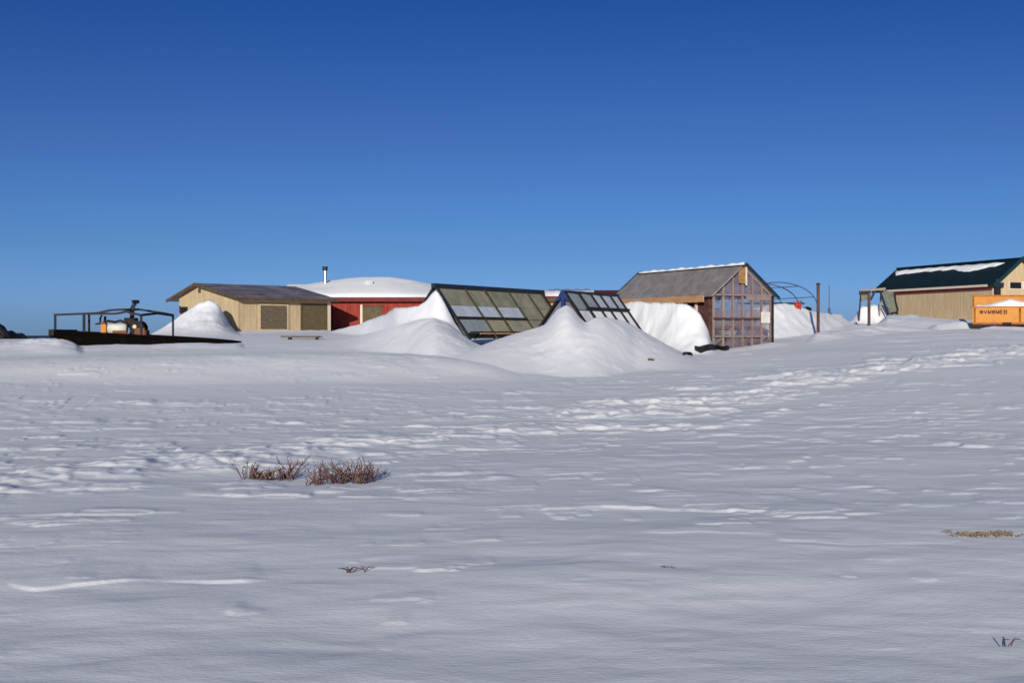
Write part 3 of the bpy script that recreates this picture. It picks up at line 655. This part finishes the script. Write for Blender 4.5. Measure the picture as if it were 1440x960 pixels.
# ------------------------------------------------------------------ rack with canvas near the green roofed hut
def rack():
    Y0 = 69.0; o = at(1225, 440, Y0); zg = gz(o.x, o.y)-.25
    t = thing('canvas_rack', 'timber rack with sagging grey green canvas hung between the post and the green roofed hut', 'rack', (o.x,o.y,zg))
    X = lambda px: (px-1225)/F*Y0
    Z = lambda py: (HY-py)/F*Y0-zg
    part('top_beam', M['oldwood'], t, lambda b: b.beam((X(1208),0,Z(409)),(X(1245),0,Z(406)),.12,.12))
    part('top_beam', M['tarp_hollow'], t, lambda b: b.beam((X(1208),-.08,Z(412)),(X(1223),-.08,Z(411.5)),.14,.2))
    part('leg', M['framem'], t, lambda b: b.beam((X(1210.5),0,Z(410)),(X(1207.5),0,0),.05,.07))
    part('leg', M['black'], t, lambda b: b.beam((X(1238),0,Z(410)),(X(1250),0,Z(446)),.10,.1))
    part('leg', M['black'], t, lambda b: b.beam((X(1256.5),0,Z(413)),(X(1261.5),0,Z(442)),.08,.11))
    part('leg', M['oldwood'], t, lambda b: b.beam((X(1244),.6,Z(406)),(X(1240),.6,0),.08,.08))
    def cloth(b, pts):
        b.slab([(X(a),-.07,Z(c)) for a,c in pts], .06)
    part('canvas', M['tarp'], t, lambda b: cloth(b, [(1241,408),(1256,411),(1257.5,424),(1260.5,436),(1258,439),(1251,440),(1247,430),(1243,419)]))
    part('canvas', M['tarp'], t, lambda b: cloth(b, [(1209.5,413.5),(1222.5,413),(1222.5,423),(1216,421.5),(1212,424),(1210.5,424)]))
    part('hem', M['black'], t, lambda b: b.tube([(X(1256.5),-.1,Z(412)),(X(1258),-.1,Z(424)),(X(1261.3),-.1,Z(436)),(X(1259),-.1,Z(439.5)),(X(1252),-.1,Z(440.5))], .07, 6))
    part('brace', M['blueblack'], t, lambda b: b.beam((X(1224),0,Z(422)),(X(1230),0,Z(410)),.08,.10))
rack()

# ------------------------------------------------------------------ green roofed hut
def greenhut():
    rz = math.radians(18); zb = .3
    t = thing('green_roofed_hut', 'tan boarded hut with steep dark green metal roof at the right edge', 'hut', (28.2,75,zb), rz)
    hw = 1.85; W = 2*hw; L = 10.2; ze = 3.04-zb; zr = 4.50-zb; s = (zr-ze)/hw
    def walls(b):
        for y in (0,L): b.add([(0,y,0),(W,y,0),(W,y,ze),(hw,y,zr),(0,y,ze)], [(0,1,2,3,4)])
        b.add([(0,0,0),(0,L,0),(0,L,ze),(0,0,ze)], [(0,1,2,3)]); b.add([(W,0,0),(W,L,0),(W,L,ze),(W,0,ze)], [(0,1,2,3)])
    part('wall', M['siding2'], t, walls)
    o_ = .22; g0 = .35; g1 = 1.9
    rf = part('roof', M['greenroof'], t, lambda b: (b.slab([(-o_,-g0,ze-o_*s+.03),(-o_,L+g1,ze-o_*s+.03),(hw,L+g1,zr+.03),(hw,-g0,zr+.03)], -.09),
        b.slab([(W+o_,-g0,ze-o_*s+.03),(W+o_,L+g1,ze-o_*s+.03),(hw+.004,L+g1,zr+.03),(hw+.004,-g0,zr+.03)], .09)))
    part('ridge_cap', M['greentrim'], rf, lambda b: b.beam((hw,-g0-.02,zr+.04),(hw,L+g1+.02,zr+.04),.22,.06))
    part('rake_trim', M['greentrim'], rf, lambda b: b.beam((-o_,-g0-.03,ze-o_*s+.04),(hw,-g0-.03,zr+.06),.05,.20))
    part('rake_trim', M['redtrim'], rf, lambda b: b.beam((W+o_,-g0-.03,ze-o_*s-.02),(hw+.1,-g0-.03,zr-.08),.05,.20))
    part('fascia', M['cream'], rf, lambda b: b.box((-o_-.04,.25,ze-.20),(-o_-.004,L+.1,ze-.065+.0)))
    part('soffit', M['redtrim'], t, lambda b: b.box((-.10,.05,ze-.38),(-.004,L,ze-.24)))
    part('corner_trim', M['cream'], t, lambda b: b.box((-.03,-.03,0),(-.003,.10,ze-.3)))
    dp = part('downpipe', M['black'], t, lambda b: (b.box((.02,-.13,.5),(.42,-.004,ze-.02)),))
    part('elbow', M['blueblack'], dp, lambda b: b.box((-.08,-.2,ze-.25),(.58,-.135,ze+.03)))
    part('gable_vent', M['steel'], t, lambda b: (b.box((.12,-.25,ze+.05),(.34,-.10,ze+.22)),))
    w = pbox('window', M['windowd'], t, (1.15,-.02,ze-.30), (1.95,-.003,ze+.06))
    part('frame', M['cream'], w, lambda b: (b.box((1.08,-.04,ze-.36),(1.147,-.004,ze+.12)), b.box((1.953,-.04,ze-.36),(2.3,-.004,ze+.12)), b.box((1.148,-.04,ze-.36),(1.952,-.004,ze-.303))))
    # snow lying on the roof slope
    b = MB(); n = 60
    rows_ = []
    for i in range(n+1):
        u = i/n; y = .95+u*(L+.7)
        e = min(1, min(i, n-i)/3)
        d0 = .26+.02*math.sin(i*.9)
        wv = np.interp(u, [0,.12,.24,.30,.40,.7,1], [.25,.45,.72,.66,.36,.34,.52])+.03*math.sin(i*.7)+.015*math.sin(i*1.9)
        wv = max(.04, .78*wv*(.25+.75*e))
        row = []
        for f, h in ((0,.0),(.1,.06),(.5,.09),(.9,.07),(1,.0)):
            d = d0+wv*f; x = hw-d; row.append((x, y, ze+x*s+.035+h*e))
        rows_.append(row)
    for r in rows_: b.v += r
    for i in range(n):
        for j in range(4): a = i*5+j; b.f.append((a,a+1,a+6,a+5))
    o = b.build('roof_snow', M['snowcap'], None, smooth=True); o.location = t.location; o.rotation_euler = t.rotation_euler
    tag(o, 'narrow strip of snow clinging to the dark green metal roof', 'snow cap')
greenhut()

# ------------------------------------------------------------------ orange skip
def skip():
    Y0 = 57.5; p = at(1367, 457, Y0); W = 4.6; D = 1.9
    rz = math.radians(-10)
    t = thing('skip_container', 'open scuffed orange metal skip heaped with snow in front of the green roofed hut', 'skip', (p.x,p.y,p.z), rz)
    h = .78; hb = 1.34
    fp = part('front_panel', M['orange'], t, lambda b: b.slab([(0,0,.05),(W,0,.05),(W,0,h),(0,0,h)], -.06))
    rim = part('top_rim', M['oranged'], fp, lambda b: b.box((-.04,-.07,h),(W,.09,h+.06)))
    part('lower_rim', M['oranged'], fp, lambda b: b.box((0,-.07,.05),(W,-.003,.13)))
    for x in (.05, 1.98, 3.9): part('rib', M['oranged'], fp, lambda b: b.box((x,-.06,.132),(x+.09,-.003,h-.003)))
    part('groove', M['rust'], fp, lambda b: b.box((2.09,-.02,h-.22),(3.88,-.003,h-.19)))
    part('back_panel', M['orange'], t, lambda b: b.box((.36,D,.1),(W,D+.07,hb)))
    part('back_rim', M['oranged'], t, lambda b: b.box((.32,D-.04,hb),(W,D+.1,hb+.06)))
    part('side_panel', M['orange'], t, lambda b: b.slab([(.0,.0,.05),(.36,D,.05),(.36,D,hb),(.0,.0,h)], -.06))
    part('side_panel', M['orange'], t, lambda b: b.slab([(W,.0,.05),(W,D,.05),(W,D,hb),(W,.1,h)], .06))
    part('floor', M['rust'], t, lambda b: b.slab([(.0,.02,.045),(W,.02,.045),(W,D,.045),(.36,D,.045)], .04))
    part('shadow_block', M['black'], t, lambda b: b.box((-.12,-.02,-.16),(.45,D,.0)))  # black block added as the shadow under the left end
    part('fork_pocket', M['black'], fp, lambda b: b.box((1.28,-.085,.02),(1.66,-.072,.115)))
    # worn unreadable lettering: seven blotchy characters
    b = MB(); x = .33; random.seed(3)
    def stroke(x0,z0,x1,z1,w=.035): b.beam((x0,-.078,z0),(x1,-.078,z1),.012,w, up=(0,0,1)) if abs(x1-x0)>abs(z1-z0) else b.beam((x0,-.078,z0),(x1,-.078,z1),w,.012,up=(0,1,0))
    z0, z1 = h-.27, h-.12
    for k, g in enumerate('OVMWMEB'):
        w = .115
        if g == 'O': b.tube([(x+w/2,-.085,(z0+z1)/2),(x+w/2,-.07,(z0+z1)/2)], .085, 10)
        elif g == 'V': stroke(x,z1,x+w/2,z0); stroke(x+w/2,z0,x+w,z1)
        elif g == 'M': stroke(x,z0,x,z1,.04); stroke(x,z1,x+w/2,z0); stroke(x+w/2,z0,x+w,z1); stroke(x+w,z0,x+w,z1,.04)
        elif g == 'W': stroke(x,z1,x+w*.25,z0,.04); stroke(x+w*.25,z0,x+w/2,z1); stroke(x+w/2,z1,x+w*.75,z0); stroke(x+w*.75,z0,x+w,z1,.04)
        elif g == 'E': stroke(x,z0,x,z1,.05); stroke(x,z0,x+w*.8,z0); stroke(x,z1,x+w*.8,z1); stroke(x,(z0+z1)/2,x+w*.7,(z0+z1)/2)
        elif g == 'B': stroke(x,z0,x,z1,.06); stroke(x+w*.8,z0,x+w*.8,z1,.05); stroke(x,z0,x+w*.8,z0); stroke(x,z1,x+w*.8,z1)
        x += .172
    lt = b.build('lettering', M['letters'], fp)
    # heaped snow
    sb = MB(); nx, ny = 50, 14
    for j in range(ny+1):
        for i in range(nx+1):
            v = j/ny; x0_ = .09+.34*v; x = x0_+(W-.07-x0_)*i/nx; y = .1+(D-.15)*v
            pk = np.interp(x, [0,.9,1.3,1.75,2.2,3.0,W], [.06,.10,.22,.40,.24,.10,.08])
            z = h-.02+.10*min(1, v*6)+pk*math.sin(PI*min(1, v*1.3))**1.0*.9+.02*math.sin(x*5+y*3)
            sb.v.append((x,y,z if 0<i<nx and 0<j<ny else h-.1))
    for j in range(ny):
        for i in range(nx): a = j*(nx+1)+i; sb.f.append((a,a+1,a+nx+2,a+nx+1))
    o = sb.build('snow_heap', M['snowcap'], None, smooth=True); o.location = t.location; o.rotation_euler = t.rotation_euler
    tag(o, 'peaked white snow heap filling the orange skip', 'snow heap')
skip()

# ------------------------------------------------------------------ flatbed sled with machinery
def sled():
    Y0 = 50.0
    X = lambda px: (px-72)/F*Y0
    o = at(72, 484, Y0)
    Z = lambda py: (484-py)/F*Y0
    t = thing('flatbed_sled', 'long dark rusty flatbed with an open roof frame, left on the snow', 'flatbed', (o.x,o.y,o.z))
    D = 2.6
    def deck(b):
        prof = [(70,463,474),(80,465,476),(104,466,483),(112,466.5,486),(160,468.5,485.5),(200,471,484.5),(240,473.2,483.5),(280,475.8,483),(305,478,482.3),(320,480,481.5)]
        n = len(prof)
        for y in (0, D):
            for a,c,d in prof: b.v.append((X(a),y,Z(c)))
            for a,c,d in prof: b.v.append((X(a),y,Z(d)))
        for i in range(n-1):
            b.f += [(i,i+1,n+i+1,n+i),(2*n+i,3*n+i,3*n+i+1,2*n+i+1),(i,2*n+i,2*n+i+1,i+1),(n+i,n+i+1,3*n+i+1,3*n+i)]
        b.f += [(0,n,3*n,2*n),(n-1,3*n-1,4*n-1,2*n-1)]
    part('deck', M['rustd'], t, deck)
    part('edge_rail', M['rustd'], t, lambda b: (b.beam((X(76),-.03,Z(467)),(X(150),-.03,Z(470)),.05,.1), b.beam((X(150),-.03,Z(470)),(X(318),-.03,Z(480)),.05,.1)))
    part('tail_plate', M['black'], t, lambda b: b.box((X(69.5),-.1,Z(472)),(X(77),D,Z(463))))
    pm = M['framem']
    def st(px, y, yt, yb, w=.075): part('post', pm, t, lambda b: b.beam((X(px),y,Z(yb)),(X(px),y,Z(yt)),w,w))
    st(77,.05,441,467); st(95.5,D-.1,440,468); st(117.5,.05,440.5,468,.09); st(198,.05,442,472,.08); st(219.5,D-.1,441.5,474,.07)
    def bar(n, pts, y0=.05, y1=.05, w=.07):
        part(n, pm, t, lambda b: [b.beam((X(pts[i][0]),y0+(y1-y0)*i/(len(pts)-1),Z(pts[i][1])),(X(pts[i+1][0]),y0+(y1-y0)*(i+1)/(len(pts)-1),Z(pts[i+1][1])),w,w) for i in range(len(pts)-1)])
    bar('roof_rail', [(76,442.5),(117.5,441),(137,440),(155,436),(173,435)], .05,.05,.08)
    bar('roof_rail', [(95,439.5),(135,439.5),(168,433)], D-.1, D-.1,.08)
    bar('roof_rail', [(168,433),(208,439),(219.5,441.5)], D-.1, D-.1,.08)
    bar('roof_rail', [(173,435),(180,439),(198,443)], .05,.05,.08)
    bar('cross_rail', [(76,442.5),(95,439.5)], .05, D-.1,.07); bar('cross_rail', [(173,435),(168,433)], .05, D-.1,.07)
    bar('cross_rail', [(198,443),(209,439.5),(219.5,442)], .05, D-.1,.09)
    part('lamp_stub', M['framem'], t, lambda b: b.tube([(X(111),1.2,Z(467)),(X(111),1.2,Z(451)),(X(111),1.2,Z(449))], [.03,.03,.06], 8))
    # crane post rising through the roof
    m = thing('winch_post', 'dark upright winch post poking through the roof frame of the rusty flatbed', 'winch', (o.x+X(173),o.y+1.2,o.z+Z(470)))
    q = lambda px,py: ((px-173)/F*Y0, 0, (470-py)/F*Y0)
    part('column', M['framem'], m, lambda b: b.beam(q(173,470),q(173,433),.14,.14))
    part('jib', M['framem'], m, lambda b: b.beam(q(173,434),q(179.5,422.5),.08,.11)); part('jib', M['framem'], m, lambda b: b.beam(q(171,433),q(175,426),.05,.06))
    part('winch_drum', M['black'], m, lambda b: b.tube([(.08,-.16,(470-423)/F*Y0+0),(.2,.16,(470-423)/F*Y0)], .07, 10))
    part('motor_block', M['black'], m, lambda b: b.box((-.25,-.3,.38),(.2,.2,.66)), bevel=.04)
    # engine / pump unit
    e = thing('engine_unit', 'white and orange engine unit with black hoses on the rusty flatbed', 'engine', (o.x+X(153),o.y+.9,o.z+Z(470.5)))
    part('tank', M['whitep'], e, lambda b: b.tube([(-.32,0,.24),(-.28,0,.24),(.42,0,.24),(.46,0,.24)], [.1,.21,.21,.1], 16), smooth=True)
    part('base_frame', M['rust'], e, lambda b: (b.box((-.55,-.25,0),(.62,.25,.07)), b.box((-.05,-.28,.02),(.5,-.22,.16))))
    part('engine_block', M['orange'], e, lambda b: b.box((-.55,-.2,.07),(-.33,.2,.42)), bevel=.03)
    part('engine_block', M['rust'], e, lambda b: b.box((-.60,-.1,.40),(-.40,.15,.50)), bevel=.02)
    part('hose', M['black'], e, lambda b: b.tube([(-.5,0,.45),(-.3,-.1,.55),(0,-.12,.50),(.2,-.1,.56),(.45,-.1,.46),(.55,0,.3)], .05, 8), smooth=True)
    part('exhaust', M['framem'], e, lambda b: (b.tube([(-.62,0,.4),(-.62,0,.66),(-.55,0,.78)], .04, 8), b.tube([(-.45,0,.5),(-.42,0,.74)], .05, 8)))
    part('handlebar', M['black'], e, lambda b: b.tube([(-.78,-.1,.42),(-.66,0,.44),(-.7,.2,.5)], .03, 6))
    # rusty reel
    r = thing('cable_reel', 'round rust brown reel with black rim beside the engine on the flatbed', 'reel', (o.x+X(187),o.y+.9,o.z+Z(472)))
    part('flange', M['rustd'], r, lambda b: b.tube([(-.04,.22,.30),(-.04,.27,.30)], .30, 20)); part('flange', M['black'], r, lambda b: b.tube([(-.04,-.27,.30),(-.04,-.22,.30)], .29, 20))
    part('drum', M['rust'], r, lambda b: b.tube([(-.04,-.22,.28),(-.04,.22,.28)], .22, 18))
    part('hub', M['cream'], r, lambda b: b.tube([(-.12,-.30,.36),(-.12,-.27,.36)], .08, 12))
    part('stand', M['rust'], r, lambda b: (b.box((-.1,-.36,0),(.30,-.30,.30)), b.box((.2,-.3,0),(.34,.2,.22))))
sled()

# ------------------------------------------------------------------ small things in the snow
def plank():
    p = ground_hit(424, 477)
    z = p.z
    t = thing('timber_pallet', 'low dark boards lying on the snow in front of the beige hut', 'boards', (p.x,p.y,z+.02), .05)
    part('board', M['plyd'], t, lambda b: b.box((-.85,-.25,.06),(.72,.0,.13))); part('board', M['plyd'], t, lambda b: b.box((-.5,.02,.05),(.85,.25,.12)))
    part('bearer', M['black'], t, lambda b: b.box((-.55,-.22,-.05),(-.42,.2,.055))); part('bearer', M['black'], t, lambda b: b.box((.6,-.22,-.05),(.7,.2,.05)))
plank()
def rocks():
    def rock(label, px, Y, ytop, wpx, seed):
        random.seed(seed); p = at(px, 475, Y); zt = (HY-ytop)/F*Y; zg = gz(p.x,p.y)-.3
        bm = bmesh.new(); bmesh.ops.create_icosphere(bm, subdivisions=3, radius=1)
        for v in bm.verts:
            c = v.co; k = 1+.22*float(fbm(np.array([c.x*1.5+seed]), np.array([c.y*1.5+c.z*2]), 3)[0])
            v.co = Vector((c.x*wpx/F*Y/2*k, c.y*1.2*k, (c.z*.5+.5)*(zt-zg)*k))
        me = bpy.data.meshes.new('rock'); bm.to_mesh(me); bm.free(); me.materials.append(M['rock'])
        o = bpy.data.objects.new('rock', me); C.objects.link(o); o.location = (p.x,p.y,zg); tag(o, label, 'rock')
    rock('dark peaked rock at the far left edge of the snow', -6, 76, 454, 34, 1)
    rock('low dark rock just right of the peaked rock at left edge', 13, 78, 465, 22, 5)
    rock('lowest flattest dark rock on the skyline left of the flatbed', 27, 80, 468.5, 18, 9)
rocks()

def shrub(label, px0, px1, y0, y1, ny, n, seed, name='willow_shrub', hpx=30, leafy=.6):
    random.seed(seed)
    Yc = None
    ymid = (y0+y1)/2
    Yc = F*1.58/(ymid-HY)
    c = at((px0+px1)/2, HY, Yc); zg = gz(c.x, c.y)
    t = thing(name, label, 'shrub', (c.x,c.y,zg))
    W = (px1-px0)/F*Yc; H = hpx/F*Yc
    st = MB(); lf = MB()
    clusters = [((k_+.5+random.uniform(-.4,.4))/12*W*.92-W*.46, random.uniform(-.38,.38)*ny) for k_ in range(12)]
    ch_ = {c_: random.choice((.35,.6,.85,1.0))*random.uniform(.85,1.1) for c_ in clusters}; clusters = [c_ for i_, c_ in enumerate(clusters) if i_ not in (3, 8)]
    for i in range(n):
        cx, cy = random.choice(clusters); x = cx+random.gauss(0,.04); y = cy+random.gauss(0,.05)
        env = .45+.55*random.random()
        h = H*env*ch_[(cx,cy)]; a = random.uniform(0, 2*PI); sp = random.uniform(.3,1.25)*h
        p0 = Vector((x,y,gz(c.x+x,c.y+y)-zg-.04)); p3 = p0+Vector((math.cos(a)*sp, math.sin(a)*sp, h+.04))
        pm = (p0+p3)/2+Vector((random.uniform(-.02,.02),random.uniform(-.02,.02),h*.12))
        r = random.uniform(.0028,.0052)
        st.tube([p0,pm,p3],[r*1.2,r,r*.5],4)
        for k in range(random.randint(1,4)):
            f = random.uniform(.35,1); q = p0.lerp(p3,f); a2 = random.uniform(0,2*PI); l = h*random.uniform(.15,.4)
            q2 = q+Vector((math.cos(a2)*l*.6, math.sin(a2)*l*.6, l*.8)); st.tube([q,q2],[r*.7,r*.4],3)
            if random.random() < leafy:
                for _ in range(random.randint(1,3)):
                    s = random.uniform(.008,.017); cc = q.lerp(q2, random.random())
                    d = Vector((random.gauss(0,1),random.gauss(0,1),random.gauss(0,1)+.6)).normalized(); e = d.cross(Vector((random.gauss(0,1),random.gauss(0,1),.3))).normalized()
                    g = d.cross(e)*s*.25
                    lf.add([cc-d*s,cc+e*s*.55+g,cc+d*s,cc-e*s*.55+g,cc-g*1.2],[(0,1,4),(1,2,4),(2,3,4),(3,0,4),(0,3,2,1)])
    st.build('stem', M['twig'], t); 
    if lf.v: lf.build('foliage', M['leaf'], t)
shrub('left clump of reddish dry shrub with tan leaves poking from the snow', 342, 412, 655, 684, .6, 120, 21, hpx=27, leafy=.95)
shrub('right denser clump of dark twiggy shrub poking from the snow', 438, 520, 660, 690, .6, 165, 22, hpx=34, leafy=.6)
shrub('tiny sprig at the right end of the two shrub clumps', 523, 536, 660, 672, .08, 12, 23, 'shrub_sprig', 16, .3)

def tuft(label, pts, py, seed, m='straw', n=26, h=.05, spread=.05):
    random.seed(seed); Y = F*1.57/(py-HY)
    c = at(sum(pts)/len(pts), HY, Y); zg = gz(c.x,c.y)
    t = MB()
    for px in pts:
        bx = at(px, HY, Y).x-c.x
        for i in range(n//len(pts)+1):
            x = bx+random.gauss(0,spread); y = random.gauss(0,spread*1.2); a = random.choice((0,PI))+random.gauss(0,.8); hh = h*random.uniform(.3,1)
            z = gz(c.x+x,c.y+y)-zg+.03; l = random.uniform(.02,.09)*(1 if h < .03 or m == 'straw' else .5)
            t.tube([(x,y,z-.02),(x+math.cos(a)*l*.5,y+math.sin(a)*l*.5,z+hh),(x+math.cos(a)*l,y+math.sin(a)*l,z+hh*.7)],[.003,.004,.002],4)
    o = t.build('grass_tuft', M[m], None); o.location = (c.x,c.y,zg); tag(o, label, 'grass tuft'); return o
tuft('flattened straw coloured grass tuft lying on snow near the right edge', [1350,1356,1364,1378,1386,1394,1402,1408,1412,1418,1422], 760, 31, n=120, h=.035, spread=.035)
tuft('tiny dark sprig specks in the snow below the shrub clumps', [488,492,494,512], 801, 32, 'twig', 4, .016, .006)
tuft('faint tiny pair of sprigs in the middle foreground snow', [941,948], 801, 33, 'twig', 2, .012, .004)
tuft('small dark bent sprig in the snow at the lower right corner', [1415,1419,1422], 905, 34, 'twig', 2, .022, .003)

# ------------------------------------------------------------------ light, sky, camera
SEL, SAZ = math.radians(13.8), math.radians(9)     # low sun behind the camera, a little left
sun = bpy.data.lights.new('sun', 'SUN'); sun.energy = 4.6; sun.angle = math.radians(.55); sun.color = (1,.945,.83)
so = bpy.data.objects.new('sun', sun); C.objects.link(so); so.rotation_euler = (PI/2-SEL, 0, -SAZ)
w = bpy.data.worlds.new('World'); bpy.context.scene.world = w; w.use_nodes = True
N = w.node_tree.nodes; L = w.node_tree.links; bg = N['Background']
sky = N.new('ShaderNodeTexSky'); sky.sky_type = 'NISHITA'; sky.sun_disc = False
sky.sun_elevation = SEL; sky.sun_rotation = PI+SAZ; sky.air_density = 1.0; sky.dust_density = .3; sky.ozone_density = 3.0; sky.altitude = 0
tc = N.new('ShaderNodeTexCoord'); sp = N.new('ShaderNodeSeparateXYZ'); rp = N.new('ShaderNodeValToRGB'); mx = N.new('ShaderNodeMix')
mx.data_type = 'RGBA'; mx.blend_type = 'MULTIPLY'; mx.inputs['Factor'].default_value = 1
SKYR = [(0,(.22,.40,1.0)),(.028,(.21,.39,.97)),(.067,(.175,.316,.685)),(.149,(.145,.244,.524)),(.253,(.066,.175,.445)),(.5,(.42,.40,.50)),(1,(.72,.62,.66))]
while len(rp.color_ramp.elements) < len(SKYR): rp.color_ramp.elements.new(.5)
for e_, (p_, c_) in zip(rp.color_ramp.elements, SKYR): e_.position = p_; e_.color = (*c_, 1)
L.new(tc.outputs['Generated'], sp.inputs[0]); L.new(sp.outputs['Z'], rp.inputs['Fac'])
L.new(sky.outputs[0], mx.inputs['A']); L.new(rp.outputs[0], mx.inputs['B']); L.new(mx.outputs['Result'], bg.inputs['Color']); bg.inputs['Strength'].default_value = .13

cam = bpy.data.cameras.new('camera'); co = bpy.data.objects.new('camera', cam); C.objects.link(co)
cam.sensor_width = 36; cam.lens = 45; cam.clip_end = 20000; cam.clip_start = .05
co.location = (0,0,0); co.rotation_euler = (PI/2-math.atan(9/F), 0, 0)
sc = bpy.context.scene; sc.camera = co
sc.view_settings.view_transform = 'Standard'; sc.view_settings.look = 'None'; sc.view_settings.exposure = 0; sc.view_settings.gamma = 1
